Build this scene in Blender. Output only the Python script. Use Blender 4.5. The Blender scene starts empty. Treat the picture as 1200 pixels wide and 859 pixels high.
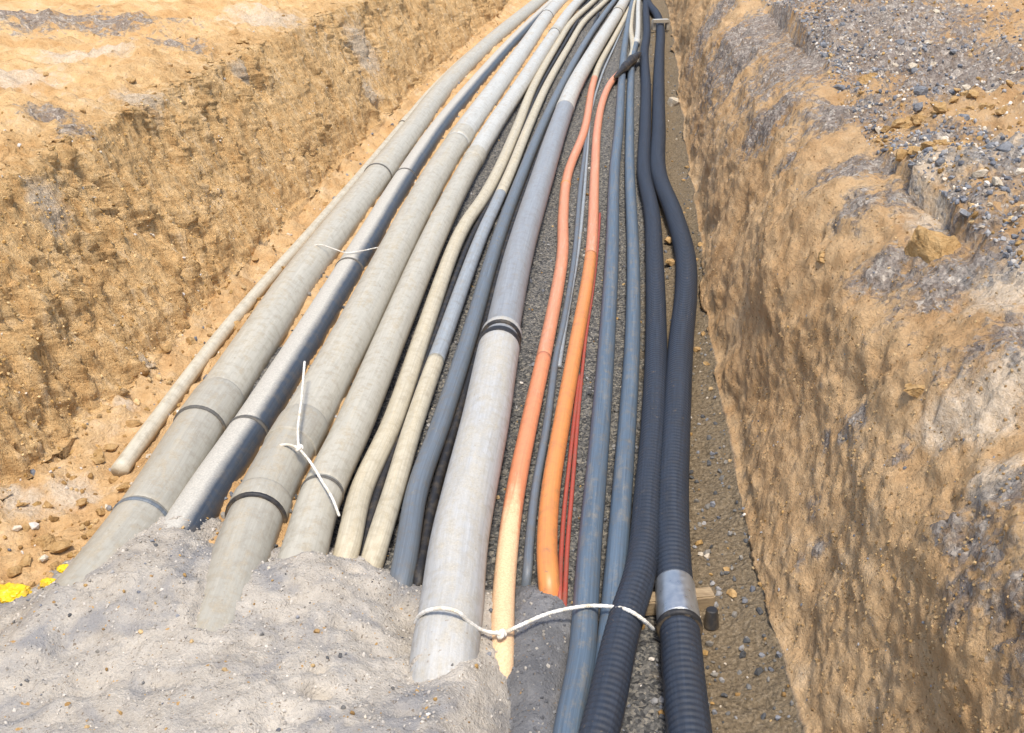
import bpy, bmesh, math, random
import numpy as np
from mathutils import Vector
random.seed(7); rng = np.random.default_rng(11)
S = bpy.context.scene
COL = S.collection

# ------------------------------------------------------------------ camera
F = 1152.0; CX = 600.0; CY = 429.5; HC = 2.2
PITCH = math.atan(584.5 / F)
cp, sp_ = math.cos(PITCH), math.sin(PITCH)
cam_d = bpy.data.cameras.new('camera'); cam = bpy.data.objects.new('camera', cam_d); COL.objects.link(cam)
cam_d.sensor_width = 36.0; cam_d.lens = 36.0 * F / 1200.0
cam_d.clip_start = 0.05; cam_d.clip_end = 2000
cam.location = (0, 0, HC); cam.rotation_euler = (math.pi / 2 - PITCH, 0, 0)
S.camera = cam

# ------------------------------------------------------------------ light
SUN = Vector((0.02, -0.36, 0.93)).normalized()          # towards the sun
elev = math.asin(SUN.z); azim = math.atan2(SUN.x, SUN.y)
W = bpy.data.worlds.new('World'); S.world = W; W.use_nodes = True
nt = W.node_tree; nt.nodes.clear()
wo = nt.nodes.new('ShaderNodeOutputWorld'); wb = nt.nodes.new('ShaderNodeBackground'); sk = nt.nodes.new('ShaderNodeTexSky')
sk.sky_type = 'NISHITA'; sk.sun_disc = False; sk.sun_elevation = elev; sk.sun_rotation = azim
sk.dust_density = 2.0
wb.inputs['Strength'].default_value = 0.15
nt.links.new(sk.outputs[0], wb.inputs[0]); nt.links.new(wb.outputs[0], wo.inputs[0])
sd = bpy.data.lights.new('sun', 'SUN'); sd.energy = 2.4; sd.angle = math.radians(11.0); sd.color = (1.0, 0.935, 0.83)
so = bpy.data.objects.new('sun', sd); COL.objects.link(so)
so.rotation_euler = SUN.to_track_quat('Z', 'Y').to_euler()
S.view_settings.view_transform = 'Standard'; S.view_settings.look = 'None'
S.view_settings.exposure = 0.82; S.view_settings.gamma = 1.0; S.view_settings.use_curve_mapping = False

# ------------------------------------------------------------------ helpers
def at(px, py, z=0.0):
    dx = (px - CX) / F; dy = (py - CY) / F
    d = np.array([dx, cp - dy * sp_, -sp_ - dy * cp])
    t = (z - HC) / d[2]
    return np.array([0, 0, HC]) + d * t

def proj(P):
    P = np.atleast_2d(P); q = P - np.array([0, 0, HC])
    dep = q[:, 1] * cp - q[:, 2] * sp_
    up = q[:, 1] * sp_ + q[:, 2] * cp
    dep_s = np.where(dep > 0.05, dep, 1e9)
    return CX + F * q[:, 0] / dep_s, CY - F * up / dep_s, dep

_perm = rng.permutation(256); _perm = np.concatenate([_perm, _perm, _perm])
_grad = rng.normal(size=(256, 3)); _grad /= np.linalg.norm(_grad, axis=1)[:, None]
def noise(P):
    P = np.asarray(P, float); I = np.floor(P).astype(int); f = P - I; I &= 255
    u = f * f * f * (f * (f * 6 - 15) + 10)
    out = np.zeros(len(P))
    for a in (0, 1):
        wx = u[:, 0] if a else 1 - u[:, 0]
        pa = _perm[I[:, 0] + a]
        for b in (0, 1):
            wy = u[:, 1] if b else 1 - u[:, 1]
            pb = _perm[pa + ((I[:, 1] + b) & 255)]
            for c in (0, 1):
                wz = u[:, 2] if c else 1 - u[:, 2]
                g = _grad[_perm[pb + ((I[:, 2] + c) & 255)]]
                out += wx * wy * wz * (g[:, 0] * (f[:, 0] - a) + g[:, 1] * (f[:, 1] - b) + g[:, 2] * (f[:, 2] - c))
    return out * 1.6
def fbm(P, o=4, lac=2.03, gain=0.5, ridged=False):
    P = np.asarray(P, float); s = np.zeros(len(P)); a = 1.0
    for k in range(o):
        n = noise(P * lac ** k + 17.3 * k)
        s += a * ((0.5 - np.abs(n)) if ridged else n); a *= gain
    return s
def sstep(a, b, x):
    t = np.clip((x - a) / (b - a), 0, 1); return t * t * (3 - 2 * t)

def mesh_np(name, V, Fq, smooth=True, uv=None, attrs=None):
    V = np.asarray(V, np.float32); Fq = np.asarray(Fq, np.int32); k = Fq.shape[1]
    me = bpy.data.meshes.new(name)
    me.vertices.add(len(V)); me.vertices.foreach_set('co', V.ravel())
    me.loops.add(Fq.size); me.loops.foreach_set('vertex_index', Fq.ravel())
    me.polygons.add(len(Fq)); me.polygons.foreach_set('loop_start', np.arange(0, Fq.size, k, dtype=np.int32))
    me.polygons.foreach_set('loop_total', np.full(len(Fq), k, np.int32))
    me.polygons.foreach_set('use_smooth', np.full(len(Fq), smooth, bool))
    if uv is not None:
        l = me.uv_layers.new(name='UVMap'); l.data.foreach_set('uv', np.asarray(uv, np.float32)[Fq.ravel()].ravel())
    for an, (dom, arr) in (attrs or {}).items():
        a = me.attributes.new(an, 'FLOAT_COLOR', dom)
        arr = np.asarray(arr, np.float32)
        if arr.shape[1] == 3: arr = np.concatenate([arr, np.ones((len(arr), 1), np.float32)], 1)
        a.data.foreach_set('color', arr.ravel())
    me.update(calc_edges=True); me.validate()
    return me

def link(name, me, mat, parent=None):
    o = bpy.data.objects.new(name, me); COL.objects.link(o)
    if mat and not me.materials: me.materials.append(mat)
    if parent is not None: o.parent = parent
    return o
def tag(o, label=None, cat=None, group=None, kind=None):
    if label: o['label'] = label
    if cat: o['category'] = cat
    if group: o['group'] = group
    if kind: o['kind'] = kind
    return o
def empty(name, loc, label, cat, group=None):
    o = bpy.data.objects.new(name, None); COL.objects.link(o); o.location = loc; o.empty_display_size = 0.1
    return tag(o, label, cat, group)

# ------------------------------------------------------------------ materials
class NB:
    def __init__(s, name):
        s.m = bpy.data.materials.new(name); s.m.use_nodes = True; s.t = s.m.node_tree; s.t.nodes.clear()
        s.o = s.n('ShaderNodeOutputMaterial'); s.b = s.n('ShaderNodeBsdfPrincipled'); s.l(s.b.outputs[0], s.o.inputs[0])
        s.geo = s.n('ShaderNodeNewGeometry')
    def n(s, t): return s.t.nodes.new(t)
    def l(s, a, b): s.t.links.new(a, b)
    def put(s, sock, v):
        if hasattr(v, 'is_output'): s.l(v, sock)
        elif isinstance(v, (tuple, list)): sock.default_value = (tuple(v) + (1,))[:len(sock.default_value)]
        else: sock.default_value = v
    def map(s, vec, scale):
        m = s.n('ShaderNodeMapping'); s.l(vec, m.inputs[0]); m.inputs['Scale'].default_value = scale; return m.outputs[0]
    def noise(s, vec, sc, det=5, rough=0.55, dist=0.0, col=False):
        x = s.n('ShaderNodeTexNoise'); s.l(vec, x.inputs['Vector']); x.inputs['Scale'].default_value = sc
        x.inputs['Detail'].default_value = det; x.inputs['Roughness'].default_value = rough; x.inputs['Distortion'].default_value = dist
        return x.outputs['Color' if col else 'Fac']
    def vor(s, vec, sc, out='Distance', feat='F1'):
        x = s.n('ShaderNodeTexVoronoi'); s.l(vec, x.inputs['Vector']); x.inputs['Scale'].default_value = sc; x.feature = feat
        return x.outputs[out]
    def ramp(s, fac, stops):
        r = s.n('ShaderNodeValToRGB'); s.l(fac, r.inputs[0]); e = r.color_ramp.elements
        while len(e) < len(stops): e.new(0.5)
        for i, (p, c) in enumerate(stops):
            e[i].position = p; e[i].color = (c, c, c, 1) if isinstance(c, (int, float)) else tuple(c) + (1,)
        return r.outputs[0]
    def mix(s, f, a, b, mode='MIX'):
        m = s.n('ShaderNodeMix'); m.data_type = 'RGBA'; m.blend_type = mode
        s.put(m.inputs[0], f); s.put(m.inputs[6], a); s.put(m.inputs[7], b); return m.outputs[2]
    def math(s, op, a, b=0.0, c=0.0, clamp=False):
        m = s.n('ShaderNodeMath'); m.operation = op; m.use_clamp = clamp
        s.put(m.inputs[0], a); s.put(m.inputs[1], b); s.put(m.inputs[2], c); return m.outputs[0]
    def rng(s, v, a, b, c=0.0, d=1.0):
        m = s.n('ShaderNodeMapRange'); s.l(v, m.inputs[0])
        for i, x in enumerate((a, b, c, d)): m.inputs[i + 1].default_value = x
        return m.outputs[0]
    def sep(s, v):
        x = s.n('ShaderNodeSeparateXYZ'); s.l(v, x.inputs[0]); return x.outputs
    def attr(s, name):
        x = s.n('ShaderNodeAttribute'); x.attribute_name = name; return x
    def bump(s, h, strength, dist, prev=None):
        b = s.n('ShaderNodeBump'); s.l(h, b.inputs['Height']); b.inputs['Strength'].default_value = strength; b.inputs['Distance'].default_value = dist
        if prev is not None: s.l(prev, b.inputs['Normal'])
        return b.outputs[0]
    def done(s, col, rough=0.8, nrm=None, spec=0.3, metal=0.0):
        s.put(s.b.inputs['Base Color'], col); s.put(s.b.inputs['Roughness'], rough); s.put(s.b.inputs['Metallic'], metal)
        s.put(s.b.inputs['Specular IOR Level'], spec)
        if nrm is not None: s.l(nrm, s.b.inputs['Normal'])
        return s.m

SAND = (0.46, 0.37, 0.25); OCHRE_DUST = (0.45, 0.31, 0.13)
def pipe_mat(name, base, dust=SAND, amt=0.5, rough=0.45, vary=0.25, spec=0.4, tilt=0.0, flank=0.0, grad=None, mudk=0.55):
    """base plastic, lengthwise scuffs and smears, loose sand settled on what faces up (tilt moves it to one flank)"""
    b = NB(name); uvn = b.n('ShaderNodeTexCoord'); uv = uvn.outputs['UV']; pos = b.geo.outputs['Position']
    st = b.noise(b.map(uv, (9, 0.7, 1)), 3.0, 7, 0.65, 0.3)
    gr = b.noise(pos, 22.0, 6, 0.7); bl = b.noise(b.map(uv, (2.2, 1.0, 1)), 2.3, 7, 0.68, 0.8); sc = b.noise(b.map(uv, (30, 2.5, 1)), 4.0, 4, 0.6)
    dk = tuple(c * (1 - vary) for c in base); lt = tuple(min(1, c * (1 + vary)) for c in base)
    c = b.mix(b.rng(st, 0.32, 0.68), dk, lt)
    mud = tuple((1 - mudk) * x + mudk * y for x, y in zip(dk, (0.17, 0.13, 0.08)))
    c = b.mix(b.rng(gr, 0.47, 0.68, 0, 0.62), c, mud)
    c = b.mix(b.rng(sc, 0.60, 0.70, 0, 0.35), c, tuple(min(1, x * 1.5 + .03) for x in lt))
    nz = b.sep(b.geo.outputs['Normal'])
    up = b.math('ADD', nz[2], b.math('MULTIPLY', nz[0], -tilt))
    if flank:  # pale dust on one flank, the far side stays dark as painted shade
        f = b.math('ADD', b.math('MULTIPLY', up, 1.0), b.math('MULTIPLY', b.math('SUBTRACT', b.math('ADD', b.math('MULTIPLY', bl, .6), b.math('MULTIPLY', gr, .4)), 0.5), 0.45))
        f = b.rng(f, flank - .34, flank + .34, 0.0, 0.95)
    else:
        f = b.math('ADD', b.math('MULTIPLY', up, 0.32), b.math('ADD', b.math('MULTIPLY', bl, 0.8), b.math('MULTIPLY', gr, 0.7)))
        if grad: f = b.math('ADD', f, b.rng(b.sep(uv)[1], grad[0], grad[1], grad[2], 0.0))
        f = b.rng(f, 1.32 - 0.55 * amt, 1.66 - 0.55 * amt, 0.0, 0.9)
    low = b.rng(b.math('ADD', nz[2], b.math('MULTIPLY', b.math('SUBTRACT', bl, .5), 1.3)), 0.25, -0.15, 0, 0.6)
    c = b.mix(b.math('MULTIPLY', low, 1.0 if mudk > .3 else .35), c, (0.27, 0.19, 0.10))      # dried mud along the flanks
    fine = b.noise(pos, 150.0, 3, 0.65)
    c = b.mix(f, c, b.mix(b.rng(fine, 0.35, 0.65), tuple(x * 0.82 for x in dust), tuple(x * 1.12 for x in dust)))
    sp = b.math('MULTIPLY', b.rng(b.noise(pos, 60.0, 3, 0.6), 0.66, 0.74, 0, 0.7), b.rng(b.noise(pos, 3.0, 2), 0.4, 0.6))
    c = b.mix(sp, c, (0.20, 0.15, 0.09))
    h = b.math('ADD', b.math('MULTIPLY', f, b.math('ADD', fine, 0.6)), b.math('MULTIPLY', st, 0.3))
    return b.done(c, b.math('ADD', b.math('MULTIPLY', f, 0.4), rough, clamp=True), b.bump(h, 0.45, 0.004), spec)

M = {}
M['grey_pvc'] = pipe_mat('grey_pvc', (0.355, 0.33, 0.268), amt=0.55, vary=0.10, dust=(0.43, 0.36, 0.25))
M['pale_pvc'] = pipe_mat('pale_pvc', (0.42, 0.39, 0.315), amt=0.52, vary=0.10, dust=(0.46, 0.385, 0.265))
M['dusty_pvc'] = pipe_mat('dusty_pvc', (0.40, 0.40, 0.385), dust=(0.45, 0.41, 0.33), amt=0.78, vary=0.14)
M['white_pvc'] = pipe_mat('white_pvc', (0.48, 0.47, 0.42), amt=0.45, vary=0.08)
M['bluegrey_pvc'] = pipe_mat('bluegrey_pvc', (0.25, 0.262, 0.272), amt=0.35, vary=0.12, dust=(0.42, 0.40, 0.36))
M['charcoal_pipe'] = pipe_mat('charcoal_pipe', (0.045, 0.055, 0.07), dust=(0.47, 0.44, 0.375), amt=0.75, rough=0.4, tilt=1.3, flank=0.34)  # dark base paints the shade on the right side, dust keeps the left pale
M['cream_cable'] = pipe_mat('cream_cable', (0.47, 0.415, 0.30), dust=(0.5, 0.42, 0.28), amt=0.6, vary=0.18)
M['cream_conduit'] = pipe_mat('cream_conduit', (0.50, 0.46, 0.36), dust=(0.5, 0.4, 0.24), amt=0.4, vary=0.12)
M['steel_cable'] = pipe_mat('steel_cable', (0.27, 0.29, 0.30), dust=(0.42, 0.38, 0.3), amt=0.4, vary=0.2)
M['dark_cable'] = pipe_mat('dark_cable', (0.12, 0.14, 0.16), dust=(0.40, 0.36, 0.27), amt=0.3, vary=0.25)
M['orange_pale'] = pipe_mat('orange_pale', (0.62, 0.25, 0.135), dust=(0.68, 0.44, 0.31), amt=0.5, vary=0.1, rough=0.5)
M['orange'] = pipe_mat('orange', (0.63, 0.235, 0.07), dust=(0.62, 0.40, 0.2), amt=0.25, vary=0.1, rough=0.4)
M['orange_sandy'] = pipe_mat('orange_sandy', (0.66, 0.24, 0.115), dust=(0.74, 0.52, 0.30), amt=0.35, vary=0.1, rough=.5, grad=(0.75, 1.25, 0.6))
M['red_cable'] = pipe_mat('red_cable', (0.34, 0.065, 0.04), amt=0.15, vary=0.2)
M['blue_conduit'] = pipe_mat('blue_conduit', (0.085, 0.118, 0.155), dust=(0.26, 0.245, 0.21), amt=0.5, vary=0.3)
M['black_hose'] = pipe_mat('black_hose', (0.026, 0.033, 0.047), dust=(0.12, 0.12, 0.125), amt=0.24, vary=0.3, rough=0.55, spec=0.35, mudk=0.1)
M['rubber'] = pipe_mat('rubber', (0.018, 0.018, 0.02), amt=0.05, rough=0.6)
M['seal'] = pipe_mat('seal', (0.09, 0.085, 0.075), amt=0.2, rough=0.7)
def zinc():
    b = NB('zinc'); p = b.geo.outputs['Position']
    n = b.noise(p, 40, 4); c = b.mix(n, (0.30, 0.32, 0.34), (0.55, 0.57, 0.58))
    return b.done(c, b.rng(n, 0.3, 0.7, 0.25, 0.5), b.bump(n, 0.15, 0.002), 0.5, 0.75)
M['zinc'] = zinc()
def rope_mat():
    b = NB('rope'); t = b.n('ShaderNodeTexCoord').outputs['UV']
    w = b.n('ShaderNodeTexWave'); b.l(b.map(t, (1, 70, 1)), w.inputs[0]); w.wave_type = 'BANDS'; w.bands_direction = 'DIAGONAL'; w.inputs['Scale'].default_value = 1.2
    n = b.noise(b.geo.outputs['Position'], 30, 3)
    c = b.mix(b.rng(n, 0.4, 0.7), (0.78, 0.75, 0.68), (0.55, 0.48, 0.36))
    return b.done(c, 0.9, b.bump(w.outputs['Fac'], 0.6, 0.002), 0.1)
M['rope'] = rope_mat()
def wood():
    b = NB('wood'); p = b.map(b.geo.outputs['Position'], (10, 60, 60)); n = b.noise(p, 2, 4, 0.6, 1.0)
    return b.done(b.ramp(n, [(0.3, (0.20, 0.14, 0.08)), (0.7, (0.40, 0.30, 0.18))]), 0.8, b.bump(n, 0.4, 0.003))
M['wood'] = wood()
def yellow():
    b = NB('yellow_plastic'); n = b.noise(b.geo.outputs['Position'], 25, 4)
    return b.done(b.mix(b.rng(n, 0.45, 0.7), (0.72, 0.49, 0.02), (0.40, 0.24, 0.03)), 0.4, b.bump(n, 0.3, 0.01))
M['yellow'] = yellow()

def soil_mat():
    b = NB('trench_soil'); p = b.geo.outputs['Position']; z = b.sep(b.attr('zones').outputs['Color']); z2 = b.sep(b.attr('zones2').outputs['Color'])
    grey, floor, pale = z; wall, right, brown_foot = z2
    big = b.noise(p, 1.6, 6, 0.62, 0.4); mid = b.noise(p, 9.0, 8, 0.66); fin = b.noise(p, 75.0, 5, 0.7)
    strk = b.noise(b.map(p, (10, 15, 1.5)), 1.6, 6, 0.66, 0.3)
    m2 = b.math('ADD', b.math('MULTIPLY', mid, 0.55), b.math('MULTIPLY', big, 0.45))
    m2 = b.math('ADD', b.math('MULTIPLY', m2, b.math('SUBTRACT', 1.0, b.math('MULTIPLY', wall, 0.5))), b.math('MULTIPLY', strk, b.math('MULTIPLY', wall, 0.5)))
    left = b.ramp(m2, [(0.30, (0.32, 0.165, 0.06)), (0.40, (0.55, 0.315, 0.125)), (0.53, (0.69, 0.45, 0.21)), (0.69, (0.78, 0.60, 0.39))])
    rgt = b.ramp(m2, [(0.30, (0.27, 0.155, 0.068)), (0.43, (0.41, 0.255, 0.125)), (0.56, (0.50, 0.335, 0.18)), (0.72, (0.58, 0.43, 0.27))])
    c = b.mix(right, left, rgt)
    # paler, greyer dry crust on the surface above
    pm = b.rng(b.math('ADD', pale, b.math('MULTIPLY', b.math('SUBTRACT', mid, 0.5), 1.6)), 0.35, 0.85)
    c = b.mix(b.math('MULTIPLY', pm, 0.75), c, b.mix(b.rng(fin, 0.3, 0.7), (0.46, 0.36, 0.25), (0.66, 0.57, 0.45)))
    # slate grey gravel patches
    vc = b.sep(b.vor(p, 42.0, 'Color')); vc2 = b.sep(b.vor(p, 95.0, 'Color'))
    gcol = b.ramp(b.math('ADD', b.math('MULTIPLY', vc[0], 0.6), b.math('MULTIPLY', vc2[1], 0.4)), [(0.12, (0.085, 0.09, 0.10)), (0.45, (0.165, 0.17, 0.182)), (0.72, (0.28, 0.275, 0.265)), (0.92, (0.52, 0.49, 0.44))])
    gm = b.rng(b.math('ADD', grey, b.math('ADD', b.math('MULTIPLY', b.math('SUBTRACT', mid, 0.5), 2.0), b.math('MULTIPLY', b.math('SUBTRACT', vc[2], 0.5), 0.35))), 0.42, 0.80)
    c = b.mix(b.math('MULTIPLY', gm, 0.72), c, gcol)
    # trench bottom: dark crushed stone with ochre crumbs
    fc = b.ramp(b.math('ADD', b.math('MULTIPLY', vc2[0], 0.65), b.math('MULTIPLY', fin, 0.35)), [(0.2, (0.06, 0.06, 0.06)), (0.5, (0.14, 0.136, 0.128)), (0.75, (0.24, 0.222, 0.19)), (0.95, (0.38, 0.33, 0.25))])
    fc = b.mix(b.rng(b.math('ADD', brown_foot, b.math('MULTIPLY', b.math('SUBTRACT', mid, 0.5), 1.5)), 0.3, 0.8), fc, b.ramp(fin, [(0.3, (0.12, 0.09, 0.056)), (0.55, (0.215, 0.165, 0.105)), (0.75, (0.32, 0.26, 0.18))]))
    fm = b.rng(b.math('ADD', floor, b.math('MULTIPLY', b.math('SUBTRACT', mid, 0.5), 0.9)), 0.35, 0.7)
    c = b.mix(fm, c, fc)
    c = b.mix(b.rng(fin, 0.25, 0.75, 0.0, 0.6), c, b.mix(1.0, c, (1.25, 1.25, 1.25), 'MULTIPLY'))
    h = b.math('ADD', b.math('MULTIPLY', fin, 0.6), b.math('MULTIPLY', mid, 0.8))
    n1 = b.bump(h, 0.9, 0.03)
    n1 = b.bump(b.math('MULTIPLY', strk, wall), 0.9, 0.07, n1)
    d = b.math('SUBTRACT', 1.0, b.vor(p, 60.0)); n2 = b.bump(b.math('MULTIPLY', d, b.math('MAXIMUM', gm, b.math('MAXIMUM', fm, 0.25))), 0.7, 0.014, n1)
    return b.done(c, 0.95, n2, 0.1)
M['soil'] = soil_mat()
def sand_mat(name, c0, c1, c2):
    b = NB(name); p = b.geo.outputs['Position']
    a = b.noise(p, 3.0, 6, 0.6, 0.3); m = b.noise(p, 18, 6, 0.65); f = b.noise(p, 120, 3, 0.6); sp = b.noise(p, 75, 2, 0.5)
    k = b.math('ADD', b.math('MULTIPLY', a, 0.4), b.math('ADD', b.math('MULTIPLY', m, 0.35), b.math('MULTIPLY', f, 0.25)))
    c = b.ramp(k, [(0.33, c0), (0.48, c1), (0.64, c2)])
    c = b.mix(b.rng(b.noise(p, 3.6, 5, 0.62, 0.8), 0.48, 0.64, 0, 0.75), c, tuple(0.62 * (0.3 * c1[0] + 0.4 * c1[1] + 0.3 * c1[2]) * t_ for t_ in (1.0, .99, 1.0)))
    c = b.mix(b.rng(sp, 0.66, 0.71, 0, 0.8), c, (0.16, 0.12, 0.08))
    c = b.mix(b.rng(b.noise(p, 48, 2, 0.5), 0.70, 0.74, 0, 0.8), c, (0.42, 0.23, 0.06))
    h = b.math('ADD', m, b.math('MULTIPLY', f, 0.8))
    return b.done(c, 0.95, b.bump(h, 0.9, 0.012), 0.1)
M['sand'] = sand_mat('pale_sand', (0.275, 0.24, 0.197), (0.40, 0.357, 0.297), (0.53, 0.477, 0.40))
M['grey_sand'] = sand_mat('grey_sand', (0.105, 0.105, 0.11), (0.165, 0.165, 0.168), (0.25, 0.24, 0.23))  # grey sand, darkened further to carry the shade that falls on it
def rock_mat():
    b = NB('loose_stone'); p = b.geo.outputs['Position']; a = b.attr('tint').outputs['Color']
    n = b.noise(p, 55, 5, 0.65); c = b.mix(n, b.mix(1.0, a, (0.6, 0.6, 0.6), 'MULTIPLY'), b.mix(1.0, a, (1.35, 1.35, 1.35), 'MULTIPLY'))
    return b.done(c, 0.95, b.bump(n, 0.8, 0.012), 0.1)
M['stone'] = rock_mat()
def clod_mat(name, lo, hi):
    b = NB(name); p = b.geo.outputs['Position']; n = b.noise(p, 30, 6, 0.65, 0.3); f = b.noise(p, 110, 3, 0.6)
    c = b.mix(b.rng(b.math('ADD', b.math('MULTIPLY', n, 0.7), b.math('MULTIPLY', f, 0.3)), 0.35, 0.65), lo, hi)
    return b.done(c, 0.95, b.bump(b.math('ADD', n, b.math('MULTIPLY', f, 0.4)), 0.8, 0.02), 0.1)
M['clod_ochre'] = clod_mat('clod_ochre', (0.30, 0.175, 0.065), (0.50, 0.33, 0.155))
M['clod_grey'] = clod_mat('clod_grey', (0.11, 0.115, 0.125), (0.27, 0.27, 0.275))
M['clod_pale'] = clod_mat('clod_pale', (0.40, 0.32, 0.22), (0.62, 0.54, 0.42))

# ------------------------------------------------------------------ ground: one sheet with the trench dug into it
def curve_fn(pts):
    W_ = np.array([at(*p)[:2] for p in pts]); W_ = W_[np.argsort(W_[:, 1])]
    xs, ys = W_[:, 0], W_[:, 1]
    fine = np.linspace(ys[0], ys[-1], 400); v = np.interp(fine, ys, xs)
    k = np.hanning(41); k /= k.sum(); v = np.convolve(np.pad(v, 20, mode='edge'), k, 'valid')
    s0 = (v[30] - v[0]) / (fine[30] - fine[0]) * 0.5; s1 = (v[-1] - v[-40]) / (fine[-1] - fine[-40])
    def f(Y):
        Y = np.asarray(Y, float); r = np.interp(Y, fine, v)
        r = r + np.where(Y < fine[0], (np.maximum(Y, -6) - fine[0]) * s0, 0)
        return r + np.where(Y > fine[-1], (np.minimum(Y, 60) - fine[-1]) * s1, 0)
    return f
XLf = curve_fn([(0, 590), (80, 535), (148, 478), (204, 412), (284, 322), (356, 247), (424, 172), (506, 94), (588, 18)])
XRf = curve_fn([(790, 40), (800, 130), (815, 230), (830, 330), (835, 400), (855, 520), (885, 640), (915, 740), (940, 859)])
LEVL, LEVR = 0.98, 1.06
PEf = curve_fn([(340, 760), (372, 648), (392, 585), (431, 500), (474, 398), (522, 283), (556, 211), (588, 155), (621, 103), (653, 53), (680, 12)])
PAf = curve_fn([(143, 552), (193, 480), (252, 402), (303, 341), (354, 284), (388, 245), (428, 199), (472, 146), (502, 110), (540, 72), (580, 39), (622, 4)])
rows = [1.05]
while rows[-1] < 23: rows.append(rows[-1] + max(0.011, rows[-1] * 0.0056))
back = [1.05 - 0.05 * 1.25 ** k for k in range(0, 26) if 0.05 * 1.25 ** k < 60]
far = [rows[-1] + 0.2 * 1.3 ** k for k in range(0, 30) if 0.2 * 1.3 ** k < 400]
Yr = np.array(sorted(set([round(v, 5) for v in back + rows + far]))); NR = len(Yr)
def outward(n, first, end):
    g = 1.0; lo, hi = 1.0001, 1.5
    for _ in range(60):
        g = (lo + hi) / 2; s = first * (g ** n - 1) / (g - 1)
        if s < end: lo = g
        else: hi = g
    return np.cumsum(first * g ** np.arange(n))
oL = outward(120, 0.014, 300.0)[::-1]; oR = outward(210, 0.0095, 300.0)
nLW, nF, nRW = 105, 150, 105
xl = XLf(Yr)[:, None]; xr = XRf(Yr)[:, None]
qL = np.linspace(0, 1, nLW)[None]; qR = np.linspace(0, 1, nRW)[None]; qF = np.linspace(0, 1, nF + 2)[None, 1:-1]
Ycol = Yr[:, None]
runL, runR = 0.50, 0.60
def bump2(X, Y, x0, y0, r): return np.exp(-((X - x0) ** 2 + (Y - y0) ** 2) / (r * r))
def part_grid(X, Z): return np.broadcast_to(X, (NR, X.shape[1])), np.broadcast_to(Z, (NR, Z.shape[1]))
XA = xl - runL - oL[None]; ZA = LEVL + 0.16 * (1 - np.exp(-oL[None] / 0.5)) + 0 * XA
XB = xl - runL * (1 - qL) ** 1.15; ZB = LEVL * (1 - qL) + 0.05 + 0 * XB
XC = xl + (xr - xl) * qF; ZC = 0.14 * np.exp(-(XC - xl) / 0.09) + 0.07 * np.exp(-(xr - XC) / 0.10) - 0.01 + 0.10 * (1 - sstep(-.10, 0.0, XC - PEf(Yr)[:, None])) * sstep(.07, .16, XC - PAf(Yr)[:, None])
XD = xr + np.interp(qR, [0, .5, .75, .9, 1], [0, .13, .26, .42, runR]); ZD = LEVR * np.interp(qR, [0, .5, .75, .9, 1], [0, .56, .82, .95, 1.0]) + 0.05 + 0 * XD
XE = xr + runR + oR[None]; ZE = LEVR + 0.05 + 0.22 * (1 - np.exp(-oR[None] / 0.9)) + 0 * XE
X = np.concatenate([np.broadcast_to(a, (NR, a.shape[1])) for a in (XA, XB, XC, XD, XE)], 1).copy()
Z = np.concatenate([np.broadcast_to(a, (NR, a.shape[1])) for a in (ZA, ZB, ZC, ZD, ZE)], 1).copy()
NC = X.shape[1]; Y = np.broadcast_to(Ycol, (NR, NC)).copy()
part = np.concatenate([np.full(a.shape[1], i) for i, a in enumerate((XA, XB, XC, XD, XE))])
for it in range(14):   # round the shoulders and the toes of the walls
    for A in (X, Z):
        A[:, 1:-1] = 0.25 * A[:, :-2] + 0.5 * A[:, 1:-1] + 0.25 * A[:, 2:]
Z += np.where(part[None] == 4, 1, 0) * (0.20 * bump2(X, Y, 2.6, 7.5, 1.3) + 0.13 * bump2(X, Y, 1.9, 3.4, 0.6) - 0.08 * bump2(X, Y, 1.6, 4.8, 0.5))
P = np.stack([X.ravel(), Y.ravel(), Z.ravel()], 1); pr = np.tile(part, NR)
near = (P[:, 0] > -12) & (P[:, 0] < 12) & (P[:, 1] > -1.5) & (P[:, 1] < 40)
wallL = sstep(0.0, 0.12, P[:, 2]) * np.where(pr <= 1, 1, 0) * np.where(pr == 0, np.exp(-np.maximum(0, (np.repeat(XLf(Yr), NC) - runL - P[:, 0])) / 0.25), 1)
wallR = np.where(pr == 3, 1, 0) * 1.0 + np.where(pr == 4, np.exp(-np.maximum(0, P[:, 0] - np.repeat(XRf(Yr), NC) - runR) / 0.4), 0)
floorm = np.where(pr == 2, 1, 0) * 1.0
oRr = np.maximum(0, P[:, 0] - np.repeat(XRf(Yr), NC) - runR); oLl = np.maximum(0, np.repeat(XLf(Yr), NC) - runL - P[:, 0])
topR = np.where(pr == 4, 1 - np.exp(-oRr / .22), 0); topL = np.where(pr == 0, 1 - np.exp(-oLl / .15), 0)
n = np.flatnonzero(near); Pn = P[n]
A1 = fbm(Pn * 1.3, 4); A2 = fbm(Pn * 6.5 + 31, 5, gain=0.55); A3 = fbm(Pn * 22 + 57, 3, gain=0.6)
ST = fbm(Pn * np.array([8, 17, 1.0]) + 9, 5, gain=0.55)
RD = fbm(Pn * 10 + 77, 4, ridged=True) - 0.35
hx = np.zeros(len(P)); hz = np.zeros(len(P)); hy = np.zeros(len(P))
B1 = fbm(Pn * 3.2 + 5, 3); B2 = fbm(Pn * np.array([5, 5, 8]) + 41, 4, gain=.6)
MK = sstep(-.35, .45, fbm(Pn * 1.9 + 63, 3)); MK2 = sstep(-.2, .4, fbm(Pn * 1.5 + 91, 3)); GRV = np.maximum(0, fbm(Pn * np.array([3, 10, .5]) + 19, 2, ridged=True) - .42)
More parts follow.
